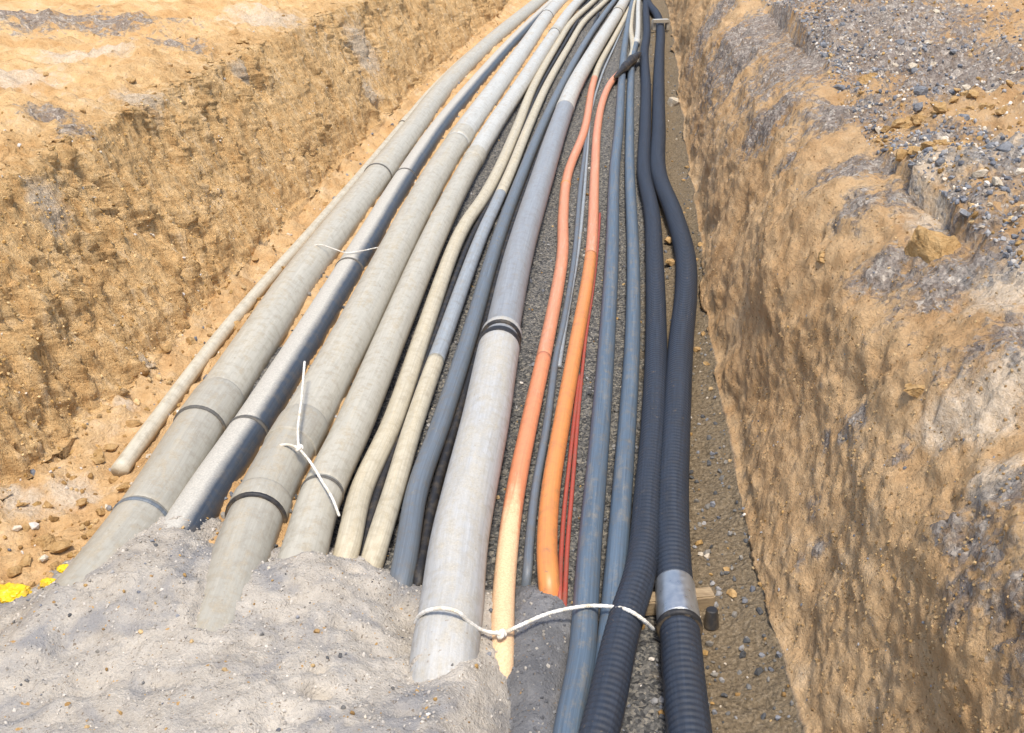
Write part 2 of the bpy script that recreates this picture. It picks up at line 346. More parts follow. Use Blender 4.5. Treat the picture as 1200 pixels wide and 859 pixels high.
hx[n] = wallL[n] * (0.06 * A1 + 0.020 * B1 + 0.008 * A2 + (0.012 + 0.070 * MK) * ST - 0.10 * MK2 * GRV + 0.007 * A3) + wallR[n] * (-0.05 * A1 - 0.026 * (.4 + .8 * MK) * B1 - (.002 + .008 * MK2) * A2 - .007 * A3 - .012 * MK * RD)
foot = np.exp(-np.maximum(0, P[n, 0] - np.repeat(XLf(Yr), NC)[n]) / .2)
hz[n] = floorm[n] * ((0.014 + .045 * foot) * A2 + (0.010 + .018 * foot) * A3 + 0.012 * A1 + .03 * foot * RD) + topL[n] * (0.07 * A1 + 0.055 * A2 + 0.024 * A3 + 0.035 * RD) + topR[n] * (0.10 * A1 + 0.050 * A2 + 0.022 * A3 + 0.045 * RD)
hz[n] += (wallL[n] + wallR[n]) * 0.012 * A3 + wallR[n] * sstep(.5, .95, P[n, 2]) * (.05 * B1 + .02 * B2 * MK)
P[:, 0] += hx; P[:, 2] += hz
Gpx, Gpy, Gdep = proj(P)
inv = (Gpx > -60) & (Gpx < 1260) & (Gpy > -60) & (Gpy < 920) & (Gdep > 0.3)
gi = np.flatnonzero(inv)
def hit(px, py, rad=5.0):
    d2 = (Gpx[gi] - px) ** 2 + (Gpy[gi] - py) ** 2
    c = gi[d2 < rad * rad]
    if len(c) == 0: return hit(px, py, rad * 2)
    return P[c[np.argmin(Gdep[c])]].copy()
def blobs(lst):
    g = np.zeros(len(P))
    for px, py, r in lst:
        c = hit(px, py); d2 = ((P - c) ** 2).sum(1); g = np.maximum(g, np.exp(-d2 / (r * r)))
    return g
grey = blobs([(830, 20, .7), (870, 60, .55), (900, 30, 1.0), (960, 60, .7), (1010, 25, 1.0), (1060, 60, .7), (1130, 80, .6), (900, 130, .28), (880, 150, .22), (930, 175, .22), (1000, 130, .35),
              (980, 200, .2), (1020, 190, .22), (1060, 220, .22), (1000, 235, .16), (1130, 240, .25), (1060, 300, .2), (1030, 320, .16), (1100, 330, .2), (1160, 290, .22), (1180, 390, .2),
              (985, 500, .09), (1005, 490, .07), (965, 520, .06), (40, 25, .7), (60, 130, .16), (90, 150, .12), (210, 45, .25), (140, 20, .5), (950, 590, .06), (955, 640, .05), (935, 655, .05), (1050, 540, .06), (1110, 610, .10), (1150, 650, .12), (1180, 580, .12), (1120, 700, .10), (1190, 760, .12), (1180, 700, .1), (1130, 640, .1),
              (1190, 180, .3), (1100, 150, .3)])
pale = blobs([(20, 92, .28), (110, 62, .3), (75, 60, .2), (310, 18, .4), (290, 85, .14), (160, 110, .2), (430, 60, .35), (440, 110, .2), (60, 240, .15), (1160, 170, .3), (1100, 250, .15), (1080, 190, .2), (1190, 330, .22), (1150, 470, .16), (1190, 430, .14), (1100, 500, .1), (1160, 560, .1), (30, 590, .12), (90, 575, .12), (150, 470, .07), (175, 420, .06)])
grey *= np.where(P[:, 1] < 5, .82, 1.0)
pale = np.maximum(pale, topL * 0.12); pale = np.maximum(pale, topR * 0.25)
t = (P[:, 0] - np.repeat(XLf(Yr), NC)); wR = np.repeat(XRf(Yr), NC) - P[:, 0]
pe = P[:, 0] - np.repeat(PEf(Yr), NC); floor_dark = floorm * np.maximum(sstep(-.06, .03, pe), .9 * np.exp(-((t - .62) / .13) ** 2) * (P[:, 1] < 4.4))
brown_foot = floorm * (1 - sstep(0.22, 0.50, wR)); brown_foot = np.maximum(brown_foot, floorm * (1 - sstep(0.3, 0.6, t)) * 0.5)  # browner soil along the foot of both walls
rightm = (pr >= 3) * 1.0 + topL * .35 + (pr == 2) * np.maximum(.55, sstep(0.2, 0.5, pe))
zones = np.stack([grey, floor_dark, pale], 1); zones2 = np.stack([wallL, rightm, brown_foot], 1)
idx = np.arange(NR * NC).reshape(NR, NC)
Q = np.stack([idx[:-1, :-1].ravel(), idx[:-1, 1:].ravel(), idx[1:, 1:].ravel(), idx[1:, :-1].ravel()], 1)
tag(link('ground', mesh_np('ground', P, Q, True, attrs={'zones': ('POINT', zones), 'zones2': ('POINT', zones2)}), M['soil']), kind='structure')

# ------------------------------------------------------------------ tubes
def spline(pts, n=40):
    pts = np.asarray(pts, float); e = np.vstack([2 * pts[0] - pts[1], pts, 2 * pts[-1] - pts[-2]]); out = []
    for i in range(1, len(e) - 2):
        p0, p1, p2, p3 = e[i - 1:i + 3]
        t0 = 0; t1 = np.linalg.norm(p1 - p0) ** .5; t2 = t1 + np.linalg.norm(p2 - p1) ** .5; t3 = t2 + np.linalg.norm(p3 - p2) ** .5
        for t in np.linspace(t1, t2, n, endpoint=False):
            a1 = (t1 - t) / (t1 - t0) * p0 + (t - t0) / (t1 - t0) * p1; a2 = (t2 - t) / (t2 - t1) * p1 + (t - t1) / (t2 - t1) * p2; a3 = (t3 - t) / (t3 - t2) * p2 + (t - t2) / (t3 - t2) * p3
            b1 = (t2 - t) / (t2 - t0) * a1 + (t - t0) / (t2 - t0) * a2; b2 = (t3 - t) / (t3 - t1) * a2 + (t - t1) / (t3 - t1) * a3
            out.append((t2 - t) / (t2 - t1) * b1 + (t - t1) / (t2 - t1) * b2)
    out.append(e[-2]); return np.array(out)
class Path:
    def __init__(s, pts, smooth=0):
        D = spline(pts); L = np.concatenate([[0], np.cumsum(np.linalg.norm(np.diff(D, axis=0), axis=1))])
        s.L = L[-1]; s.ss = np.linspace(0, s.L, max(60, int(s.L / 0.01))); s.P = np.stack([np.interp(s.ss, L, D[:, k]) for k in range(3)], 1)
        if smooth:
            w = int(smooth / 0.01) | 1; k = np.hanning(w + 2)[1:-1]; k /= k.sum(); h = w // 2
            for c in range(3):
                a = s.P[:, c]; pad = np.concatenate([2 * a[0] - a[h:0:-1], a, 2 * a[-1] - a[-2:-h - 2:-1]]); s.P[:, c] = np.convolve(pad, k, 'valid')
        s.py = proj(s.P)[1]
    def at(s, v): return np.stack([np.interp(v, s.ss, s.P[:, k]) for k in range(3)], 1)
    def s_of(s, y): return s.ss[np.argmin(np.abs(s.py - y))]
def tube(path, s0, s1, rad, step=0.04, seg=24, origin=(0, 0, 0), caps=True, hollow=False):
    s1 = min(s1, path.L); nn = max(3, int((s1 - s0) / step) + 1); sv = np.linspace(s0, s1, nn); R = rad(sv) if callable(rad) else np.full(nn, rad)
    return sweep(path, sv, R, seg, origin, caps, hollow)
def sweep(path, sv, R, seg=24, origin=(0, 0, 0), caps=True, hollow=False):
    sv = np.clip(sv, 0, path.L); C = path.at(sv); eps = 0.01
    T = path.at(np.clip(sv + eps, 0, path.L)) - path.at(np.clip(sv - eps, 0, path.L)); T /= np.linalg.norm(T, axis=1)[:, None]
    if hollow:
        C = np.vstack([C[:1] + T[:1] * 0.15, C[:1], C]); T = np.vstack([T[:1], T[:1], T]); R = np.concatenate([[R[0] * .86, R[0] * .86], R]); sv = np.concatenate([[sv[0] - .15, sv[0] - .001], sv])
    if caps:
        C = np.vstack([C[:1], C, C[-1:]]); T = np.vstack([T[:1], T, T[-1:]]); R = np.concatenate([[R[0] * 0.02], R, [R[-1] * 0.02]]); sv = np.concatenate([[sv[0]], sv, [sv[-1]]])
    upv = np.array([0, 0, 1.0]); N = np.cross(T, upv); bad = np.linalg.norm(N, axis=1) < 0.05; N[bad] = (1, 0, 0); N /= np.linalg.norm(N, axis=1)[:, None]; B = np.cross(N, T)
    a = np.linspace(0, 2 * np.pi, seg, endpoint=False)
    V = C[:, None] + R[:, None, None] * (N[:, None] * np.cos(a)[None, :, None] + B[:, None] * np.sin(a)[None, :, None])
    m = len(C); i = np.arange(m * seg).reshape(m, seg); j = np.roll(i, -1, 1)
    Fq = np.stack([i[:-1].ravel(), j[:-1].ravel(), j[1:].ravel(), i[1:].ravel()], 1)
    ang = np.abs(a / np.pi - 1)
    uv = np.stack([np.tile(ang, m), np.repeat(sv, seg)], 1)
    return V.reshape(-1, 3) - np.asarray(origin), Fq, uv
def tube_mesh(name, *a, **k):
    V, Fq, uv = tube(*a, **k); return mesh_np(name, V, Fq, True, uv)

def world_path(pix, r, lift=0.0, extend=6.0, smooth=0.25, z_at=None):
    """axis of a pipe lying on the trench bottom, traced as picture points of its axis"""
    out = []
    for p in pix:
        z = p[2] if len(p) > 2 else r + lift
        out.append(at(p[0], p[1], z))
    if extend:
        d = out[-1] - out[-2]; d /= np.linalg.norm(d); out += [out[-1] + d * extend * 0.5, out[-1] + d * extend]
    return Path(out, smooth)

PIPES = {}
def pipe(key, name, label, cat, pix, r, sections, joints=(), lift=0.0, group=None, seg=28, extend=6.0, smooth=0.25, hollow=False, wob=0.0):
    """sections: [(y_from, material)], from the near end; joints: [(y, length, extra radius, material, ring material)]"""
    pa = world_path(pix, r, lift, extend, smooth); PIPES[key] = (pa, r)
    base = pa.P[0] * np.array([1, 1, 0]); root = empty(name, base, label, cat, group)
    ys = [pa.s_of(y) for y, *_ in sections] + [pa.L]; ys[0] = 0.0
    for k, sec in enumerate(sections):
        rr = r * (sec[2] if len(sec) > 2 else 1.0)
        link('pipe_section', tube_mesh('pipe_section', pa, ys[k], ys[k + 1] + 0.012, rr - 0.0006 * (k % 2), seg=seg, origin=base, hollow=hollow and k == 0), M[sec[1]], root)
    for (y, ln, ex, mt, ring) in joints:
        s = pa.s_of(y)
        if ln > 0:
            sv = np.array([s, s + .006, s + ln * .8, s + ln * .95, s + ln]); R = r * np.ones(5) + ex * np.array([.9, 1, 1, .7, .05])
            V, Fq, uv = sweep(pa, sv, R, seg, base); link('coupling', mesh_np('coupling', V, Fq, True, uv), M[mt], root)
        if ring:
            sv = np.array([s - .016, s - .012, s - .002, s + .001]); R = r * np.ones(4) + np.array([.001, ex * .75 + .002, ex * .9 + .002, ex * .6])
            V, Fq, uv = sweep(pa, sv, R, seg, base); link('sealing_ring', mesh_np('sealing_ring', V, Fq, True, uv), M[ring], root)
    return root, pa
def cable(key, name, label, cat, pix, r, mat, lift=0.0, group=None, seg=16, extend=6.0, smooth=0.15):
    pa = world_path(pix, r, lift, extend, smooth); PIPES[key] = (pa, r); base = pa.P[0] * np.array([1, 1, 0])
    o = link(name, tube_mesh(name, pa, 0, pa.L, r, seg=seg, origin=base), M[mat]); o.location = base
    return tag(o, label, cat, group), pa

pipe('A', 'conduit', 'thin cream conduit at the foot of the left trench wall, leftmost of all', 'conduit',
     [(140, 552), (193, 480), (252, 402), (303, 341), (354, 284), (388, 245), (428, 199), (472, 146), (502, 110), (540, 72), (580, 39), (622, 4), (655, -20)], 0.036,
     [(548, 'cream_conduit'), (146, 'cream_conduit')], [(146, .30, .006, 'cream_conduit', 'seal')], group='grey and cream plastic pipes', seg=20)
pipe('B', 'drain_pipe', 'big pale grey pipe next to the thin leftmost cream conduit', 'pipe',
     [(37, 790), (92, 712), (173, 602), (228, 512), (267.2, 454), (304.4, 398), (344.7, 337), (390.0, 277), (441.3, 210), (484.6, 152), (521.8, 103), (574.0, 51), (624.0, 9), (655.0, -16)], 0.106,
     [(790, 'grey_pvc'), (612, 'grey_pvc'), (502, 'pale_pvc'), (208, 'pale_pvc')],
     [(612, .0, .003, None, 'dark_cable'), (502, .26, .007, 'grey_pvc', 'seal'), (208, .30, .006, 'pale_pvc', 'seal')], group='grey and cream plastic pipes')
pipe('C', 'duct_pipe', 'charcoal pipe with sandy left flank between the two big grey pipes', 'pipe',
     [(188, 668), (243, 580), (292, 507), (360.3, 399), (430.6, 284), (473.9, 212), (514.1, 152), (554.2, 103), (598.3, 53), (639.3, 12), (667.3, -13)], 0.086,
     [(668, 'charcoal_pipe'), (508, 'charcoal_pipe'), (318, 'charcoal_pipe'), (210, 'charcoal_pipe')], [(508, .0, .004, None, 'seal'), (318, .0, .003, None, 'seal'), (210, .0, .004, None, 'seal')], group='grey and cream plastic pipes')
pipe('D', 'drain_pipe', 'big grey pipe with a white knotted string tied on it', 'pipe',
     [(230, 800), (256, 737), (282, 655), (298, 612), (326, 552), (358, 495), (410.9, 398), (468.9, 284), (507.6, 212), (544.1, 156), (582.6, 103), (617.9, 53), (646.9, 12), (672.9, -12)], 0.104,
     [(790, 'grey_pvc', 0.96), (606, 'grey_pvc'), (525, 'pale_pvc'), (170, 'white_pvc')],
     [(606, .10, .008, 'grey_pvc', 'rubber'), (528, .20, .006, 'grey_pvc', None), (168, .3, .005, 'pale_pvc', None), (20, .4, .006, 'white_pvc', 'seal')], group='grey and cream plastic pipes')
pipe('E', 'drain_pipe', 'medium pale pipe just right of the big pipe with knotted string', 'pipe',
     [(334, 720), (358, 642), (376, 582), (415, 498), (456.9, 398), (506.0, 283), (541.6, 211), (574.1, 155), (608.6, 103), (640.9, 53), (668.9, 12), (691.9, -12)], 0.081,
     [(720, 'pale_pvc'), (578, 'pale_pvc'), (190, 'white_pvc')], [(578, .0, .002, None, 'seal'), (190, .25, .005, 'pale_pvc', None), (40, .3, .006, 'pale_pvc', 'seal')], group='grey and cream plastic pipes')
cable('F', 'cable', 'thick cream cable with a sharp kink halfway, just right of the medium pale pipe', 'cable',
      [(388, 712, -.14), (406, 648), (423, 577), (459, 497), (494, 397), (532, 290), (546, 262), (566, 233), (583, 202), (605, 152), (625, 102), (653, 52), (670, 26), (692, 5), (710, -12)], 0.046, 'cream_cable', group='cream and grey cables', smooth=0.08)
pipe('G', 'cable', 'cable cream at both ends and bare grey in the middle, beside the kinked one', 'cable',
     [(422, 712, -.14), (439, 648), (461, 577), (485, 497), (520, 397), (562, 282), (580, 242), (598, 202), (618, 152), (640, 102), (668, 52), (684, 26), (706, 5), (724, -12)], 0.043,
     [(730, 'cream_cable'), (424, 'steel_cable'), (228, 'cream_cable')], group='cream and grey cables', seg=16, smooth=0.12)
cable('H', 'cable', 'dark blue grey cable hugging the left side of the thick double ringed pipe', 'cable',
      [(455, 745, -.16), (464, 712, -.03), (475, 655), (489, 575), (517, 496), (549, 397), (583, 283), (613, 202), (636, 147), (660, 97), (686, 50), (706, 20), (724, -4)], 0.044, 'dark_cable', group='cream and grey cables')
pipe('I', 'sewer_pipe', 'thickest pipe, dusty white below its double black ring and blue grey beyond', 'pipe',
     [(512, 860, -.06), (518, 800, .05), (521, 765), (528, 722), (537, 642), (550, 577), (568, 497), (584, 412), (607, 303), (637, 203), (653, 153), (672, 103), (701, 52), (721, 20), (736, -6)], 0.089,
     [(860, 'dusty_pvc', 1.16), (408, 'bluegrey_pvc'), (128, 'white_pvc')],
     [(408, .05, .016, 'rubber', 'rubber'), (396, .05, .014, 'dusty_pvc', 'rubber'), (128, .16, .003, 'white_pvc', None), (16, .4, .01, 'pale_pvc', 'seal')], group='grey and cream plastic pipes')
pipe('J', 'conduit', 'salmon orange conduit, left of the two, with a yellow sand coated near end', 'conduit',
     [(584, 862, -.16), (586, 818, -.03), (588, 775, .03), (590, 702), (595, 642), (604, 577), (620, 497), (636, 424), (651, 350), (659, 300), (660, 252), (665, 206), (685, 152), (694, 102), (702, 77), (716, 51), (728, 29), (742, 2), (750, -14)], 0.038,
     [(862, 'orange_sandy'), (420, 'orange_pale'), (92, 'cream_cable')], [(217, .0, .002, None, 'orange')], group='orange conduits', seg=20, smooth=0.12)
pipe('K', 'conduit', 'brighter orange conduit, right of the two, bending under a black sleeve', 'conduit',
     [(648, 745, -.16), (645, 706, -.02), (643, 680), (641, 642), (645, 577), (658, 497), (672, 420), (692, 302), (697, 202), (700, 152), (706, 120), (716, 97), (731, 80), (741, 62), (739, 32), (743, 2), (748, -12)], 0.0375,
     [(760, 'orange'), (300, 'orange_pale'), (82, 'cream_cable')], group='orange conduits', seg=20, smooth=0.10)
cable('X1', 'cable', 'thin black cable in the gap between the two cream ended cables', 'cable',
      [(402, 712, -.1), (424, 645), (443, 577), (473, 497), (508, 397), (550, 284), (573, 240), (592, 202), (612, 152), (633, 102), (661, 52)], 0.020, 'rubber', seg=12)  # added black tube, stands in for the deep shade between these cables
cable('X2', 'cable', 'thin black cable pressed between the dark cable and the thickest pipe', 'cable',
      [(482, 712, -.12), (489, 684), (497, 640), (510, 577), (534, 497), (560, 410), (594, 283), (623, 202), (644, 147), (666, 97)], 0.020, 'rubber', seg=12)  # another added black tube, darkens the gap as shade would
cable('L', 'cable', 'thin dark cable running between the two orange conduits', 'cable',
      [(612, 715, -.12), (618, 672), (620, 642), (627, 577), (641, 497), (651, 422), (660, 380), (673, 302), (680, 222), (685, 180), (690, 130), (700, 90), (718, 50)], 0.018, 'dark_cable', seg=12)
cable('L2', 'cable', 'thin grey cable on the gravel between the far halves of the orange conduits', 'cable',
      [(655, 430), (664, 372), (678, 290), (685, 222), (688, 180), (693, 130), (706, 86), (722, 50)], 0.013, 'steel_cable', seg=12)
cable('M1', 'wire', 'shorter left one of two thin red wires beside the brighter orange conduit', 'wire',
      [(656, 745, -.08), (656, 712, -.01), (656, 700), (657, 660), (661, 600), (667, 545), (673, 490), (679, 440)], 0.009, 'red_cable', seg=10, extend=0, lift=0.01, group='red wires')
cable('M2', 'wire', 'longer right one of two thin red wires beside the brighter orange conduit', 'wire',
      [(660, 775, -.08), (660, 745, -.01), (661, 725), (662, 700), (665, 640), (670, 580), (674, 530), (679, 470), (686, 400), (696, 330), (701, 280), (703, 250)], 0.009, 'red_cable', seg=10, extend=0, lift=0.01, group='red wires')
cable('N', 'conduit', 'scuffed blue grey conduit next to the red wires, left of the blue pair', 'conduit',
      [(660, 900), (667, 850), (681, 777), (687, 702), (691, 642), (697, 577), (704, 497), (711, 402), (717, 302), (720, 202), (725, 152), (728, 102), (731, 62), (734, 40), (740, 5), (746, -12)], 0.043, 'blue_conduit', group='blue grey conduits')
pipe('O', 'conduit', 'scuffed blue grey conduit disappearing under the black hose, right of the blue pair', 'conduit',
     [(702, 850), (712, 772), (719, 702), (724, 642), (729, 577), (735, 497), (741, 402), (742, 302), (738, 202), (738, 152), (739, 102), (741, 70), (747, 42), (748, 5), (750, -12)], 0.040,
     [(850, 'blue_conduit'), (52, 'white_pvc')], [(50, .25, .012, 'white_pvc', None)], group='blue grey conduits', seg=18)

def hose(key, label, pix, r, extra, lift=0.0):
    pa = world_path(pix, r, lift, 5.0, 0.12); PIPES[key] = (pa, r); base = pa.P[0] * np.array([1, 1, 0]); root = empty('corrugated_hose', base, label, 'hose', 'black corrugated hoses')
    per = 0.024; sv = np.arange(0, pa.L, per / 6); ph = (sv % per) / per
    R = r * (1 + 0.026 * np.clip(np.cos(2 * np.pi * ph) * 1.8, -1, 1))
    V, Fq, uv = sweep(pa, sv, R, 24, base); link('ribbed_tube', mesh_np('ribbed_tube', V, Fq, True, uv), M['black_hose'], root)
    return root, pa, base
hose('P', 'black corrugated hose crossing over the blue conduit at the bottom, left of the two', [(690, 905, .10), (709, 832, .10), (724, 762, .095), (735, 720, .09), (748, 680, .08), (755, 642, .07), (760, 577, .06), (766, 500, .056), (769, 402), (767, 302), (764, 250), (755, 204), (756, 152), (757, 102), (755, 62), (758, 40), (757, 5), (760, -12)], 0.054, 0)
rq, pq, bq = hose('Q', 'black corrugated hose with a metal coupling, nearest to the right trench wall', [(814, 920), (808, 861), (801, 792), (797, 742), (791, 692), (788, 642), (788, 577), (792, 497), (798, 402), (804, 342), (803, 300), (790, 252), (772, 204), (772, 152), (772, 102), (773, 62), (774, 36), (770, 18), (761, 6), (754, -8)], 0.062, 0)
s = pq.s_of(732); sv = np.array([s, s + .01, s + .09, s + .12, s + .19, s + .20])
V, Fq, uv = sweep(pq, sv, np.array([.066, .069, .069, .067, .067, .064]), 32, bq); link('coupling', mesh_np('coupling', V, Fq, True, uv), M['zinc'], rq)
sv = np.array([s - .022, s - .018, s - .004, s + .002]); V, Fq, uv = sweep(pq, sv, np.array([.066, .073, .073, .068]), 32, bq); link('sealing_ring', mesh_np('sealing_ring', V, Fq, True, uv), M['rubber'], rq)

# black sleeve where the orange conduit dives below the cables, grey bracket beside the far hoses
pa = Path([at(721, 90, .10), at(731, 80, .12), at(741, 70, .13), at(750, 62, .12)]); sv = np.linspace(0, pa.L, 24); tt = sv / pa.L
V, Fq, uv = sweep(pa, sv, 0.02 + 0.045 * np.sin(np.pi * tt ** 1.2) * (0.8 + 0.2 * np.sin(tt * 23)), 14, pa.P[0] * [1, 1, 0])
o = link('rubber_sleeve', mesh_np('rubber_sleeve', V, Fq, True, uv), M['rubber']); o.location = pa.P[0] * [1, 1, 0]; tag(o, 'black rubber sleeve across the far end of the brighter orange conduit', 'sleeve')
def box_bm(bm, c, s, rz=0.0, bev=0.004):
    r = bmesh.ops.create_cube(bm, size=1.0); vs = r['verts']
    for v in vs:
        x, y, z = v.co.x * s[0], v.co.y * s[1], v.co.z * s[2]; v.co = (c[0] + x * math.cos(rz) - y * math.sin(rz), c[1] + x * math.sin(rz) + y * math.cos(rz), c[2] + z)
    if bev: bmesh.ops.bevel(bm, geom=list({e for v in vs for e in v.link_edges}), offset=bev, segments=2, affect='EDGES')
def bm_obj(name, bm, mat, parent=None, loc=(0, 0, 0)):
    me = bpy.data.meshes.new(name); bm.to_mesh(me); bm.free(); o = link(name, me, mat, parent); o.location = loc; return o
c = at(774, 27, .14); bm = bmesh.new()
box_bm(bm, (0, 0, .03), (.24, .09, .05), .2); box_bm(bm, (-.10, 0, -.03), (.05, .08, .14), .2); box_bm(bm, (.11, .03, -.03), (.05, .08, .14), .2)
tag(bm_obj('bracket', bm, M['white_pvc'], None, c), 'pale bracket straddling the black hoses at the far end', 'bracket')

# timber batten under the metal coupling, with a dark cap lying by its end
a = at(746, 709, .03); b_ = at(835, 701, .03); mid = (a + b_) / 2; d = b_ - a; ln = np.linalg.norm(d); bm = bmesh.new()
box_bm(bm, (0, 0, 0), (ln, .055, .06), math.atan2(d[1], d[0]), .005)
tag(bm_obj('wooden_batten', bm, M['wood'], None, mid), 'short timber batten laid under the hose at its metal coupling', 'batten')
cpos = at(834, 724, .03); bm = bmesh.new()
r_ = bmesh.ops.create_cone(bm, cap_ends=True, segments=16, radius1=.026, radius2=.019, depth=.06)
bmesh.ops.bevel(bm, geom=[e for e in bm.edges], offset=.003, segments=1, affect='EDGES')
for v in bm.verts: v.co = (v.co.x, v.co.y * .9 + v.co.z * .25, v.co.z)
tag(bm_obj('plastic_cap', bm, M['rubber'], None, cpos), 'small black plastic cap beside the end of the timber batten', 'cap')

# ------------------------------------------------------------------ ropes
def rope(name, label, strands, r, cat='string'):
    base = at(*strands[0][0]) * np.array([1, 1, 0]); root = empty(name, base, label, cat)
    for s_ in strands:
        pa = Path([at(*p) for p in s_]); sv = np.arange(0, pa.L, .006); w = r * (1 + .10 * np.sin(sv * 2 * np.pi / .02))
        V, Fq, uv = sweep(pa, sv, w, 10, base); link('strand', mesh_np('strand', V, Fq, True, uv), M['rope'], root)
    return root, base
def knot(root, base, c, r):
    th = np.linspace(0, 2 * np.pi, 60); K = np.stack([np.sin(th) + 2 * np.sin(2 * th), np.cos(th) - 2 * np.cos(2 * th), -np.sin(3 * th)], 1) * r * .75
    pa = Path(K + c, 0); sv = np.arange(0, pa.L, .004); V, Fq, uv = sweep(pa, sv, np.full(len(sv), r), 8, base); link('knot', mesh_np('knot', V, Fq, True, uv), M['rope'], root)
R1, b1 = rope('rope', 'white rope looped across the thickest pipe, orange conduit and black hose', [[(487, 730, .11), (492, 721, .16), (503, 715, .20), (520, 713, .222), (536, 717, .215), (550, 729, .165), (566, 739, .115), (588, 743, .092)],
      [(588, 743, .092), (612, 732, .105), (640, 720, .11), (668, 713, .105), (692, 710, .098), (716, 711, .115), (738, 716, .15), (752, 725, .14), (766, 738, .07)]], .0065, 'rope')
knot(R1, b1, at(587, 743, .098), .0065)
R2, b2 = rope('string', 'white knotted string with one loose upright end on the big grey pipe', [[(357, 424, .32), (353, 470, .28), (349, 505, .245), (350, 525, .216)], [(350, 525, .216), (337, 521, .213), (322, 524, .190), (309, 532, .14)], [(350, 525, .216), (364, 542, .208), (378, 565, .180), (390, 585, .168), (398, 606, .125)]], .0052)
knot(R2, b2, at(350, 525, .220), .0062)
rope('string', 'thin pale tie stretched from the big leftmost grey pipe over the charcoal pipe', [[(364, 288, .20), (377, 287, .218), (392, 292, .205), (405, 296, .184), (424, 294, .18), (438, 291, .172), (449, 289, .15)]], .0035)

# ------------------------------------------------------------------ sand heaps that bury the near ends
def rbf_sheet(name, ctrl, x0, x1, y0, y1, step, mat, amp, seed, dimples=(), bare=(), bury=()):
    C = np.array([at(p[0], p[1], p[2]) if len(p) == 3 else np.array(p[:3]) for p in ctrl])
    n = len(C); D = np.linalg.norm(C[:, None, :2] - C[None, :, :2], axis=2)
    phi = lambda d: d
    A = np.zeros((n + 3, n + 3)); A[:n, :n] = phi(D) - np.eye(n) * 0.004; A[:n, n] = 1; A[:n, n + 1:] = C[:, :2]; A[n, :n] = 1; A[n + 1:, :n] = C[:, :2].T
    w = np.linalg.solve(A, np.concatenate([C[:, 2], [0, 0, 0]]))
    xs = np.arange(x0, x1, step); ys = np.arange(y0, y1, step); GX, GY = np.meshgrid(xs, ys); q = np.stack([GX.ravel(), GY.ravel()], 1)
    H = w[n] + q @ w[n + 1:]
    for k in range(n): H += w[k] * np.linalg.norm(q - C[k, :2], axis=1)
    # soften the cones of the interpolation
    H = H.reshape(GX.shape); ker = np.hanning(9)[1:-1]; ker /= ker.sum()
    for ax in (0, 1): H = np.apply_along_axis(lambda v: np.convolve(np.pad(v, 3, mode='edge'), ker, 'valid'), ax, H)
    H = H.ravel(); N3 = np.stack([q[:, 0], q[:, 1], np.full(len(q), seed)], 1)
    H += amp * (0.022 * fbm(N3 * 2.6, 3) + 0.011 * fbm(N3 * 11, 5, gain=.55) + 0.007 * (fbm(N3 * 6 + 3 + .5 * fbm(N3 * 4, 2)[:, None], 3, ridged=True) - .4) + 0.007 * fbm(N3 * 40, 3, gain=.7))
    for (px, py, z, r, dep) in dimples:
        c = at(px, py, z); H -= dep * np.exp(-(((q[:, 0] - c[0]) / r) ** 2 + ((q[:, 1] - c[1]) / (r * .7)) ** 2)); H += dep * .45 * np.exp(-(((q[:, 0] - c[0] + r) / (r)) ** 2 + ((q[:, 1] - c[1] - r * .6) / (r * .7)) ** 2))
    def over(key, k_r):     # height of a pipe's back above each point, and where along the pipe it is
        pa, r = PIPES[key]; r *= k_r; A_ = pa.P[::3]; m_ = A_[:, 1] < 4.6; A_ = A_[m_]; py_ = pa.py[::3][m_]
        dm = np.full(len(q), 9.0); zz = np.zeros(len(q)); yy = np.zeros(len(q))
        for c0 in range(0, len(q), 4000):
            d2 = ((q[c0:c0 + 4000, None] - A_[None, :, :2]) ** 2).sum(2); i_ = d2.argmin(1); dm[c0:c0 + 4000] = np.sqrt(d2.min(1)); zz[c0:c0 + 4000] = A_[i_, 2]; yy[c0:c0 + 4000] = py_[i_]
        return dm, zz + np.sqrt(np.maximum(0, r * r - dm * dm)), yy, r
    for key, k_r, ya, yb, wa, wb_ in bare:
        dm, zs, yy, r = over(key, k_r); wv = (wa + (wb_ - wa) * np.clip((yy - ya) / (yb - ya), 0, 1)) * (1 + .25 * fbm(N3 * 9, 2)); m_ = (yy > ya - 8) & (yy < yb)
        e_ = np.where(m_, 1 - sstep(.75, 1.35, dm / wv), 0); H = H * (1 - e_) + np.minimum(H, zs - .006) * e_
    for key, k_r, ya in bury:
        dm, zs, yy, r = over(key, k_r); e_ = sstep(ya, ya + 14, yy + 9 * fbm(N3 * 12, 2)) * (dm < r * 1.15); H = np.where(e_ > 0, np.maximum(H, zs - .03 + .045 * e_), H)
    V = np.stack([q[:, 0], q[:, 1], H], 1)
    i = np.arange(len(V)).reshape(GX.shape); Fq = np.stack([i[:-1, :-1].ravel(), i[:-1, 1:].ravel(), i[1:, 1:].ravel(), i[1:, :-1].ravel()], 1)
    keep = (H[Fq].max(1) > -0.03) & (V[Fq][:, :, 0].min(1) > XLf(V[Fq][:, 0, 1]) - 0.25)
    Fq = Fq[keep]; used = np.unique(Fq); mp = np.full(len(V), -1); mp[used] = np.arange(len(used)); V = V[used]; Fq = mp[Fq]
    tag(link(name, mesh_np(name, V, Fq, True), mat), kind='stuff'); return V
low = -0.06
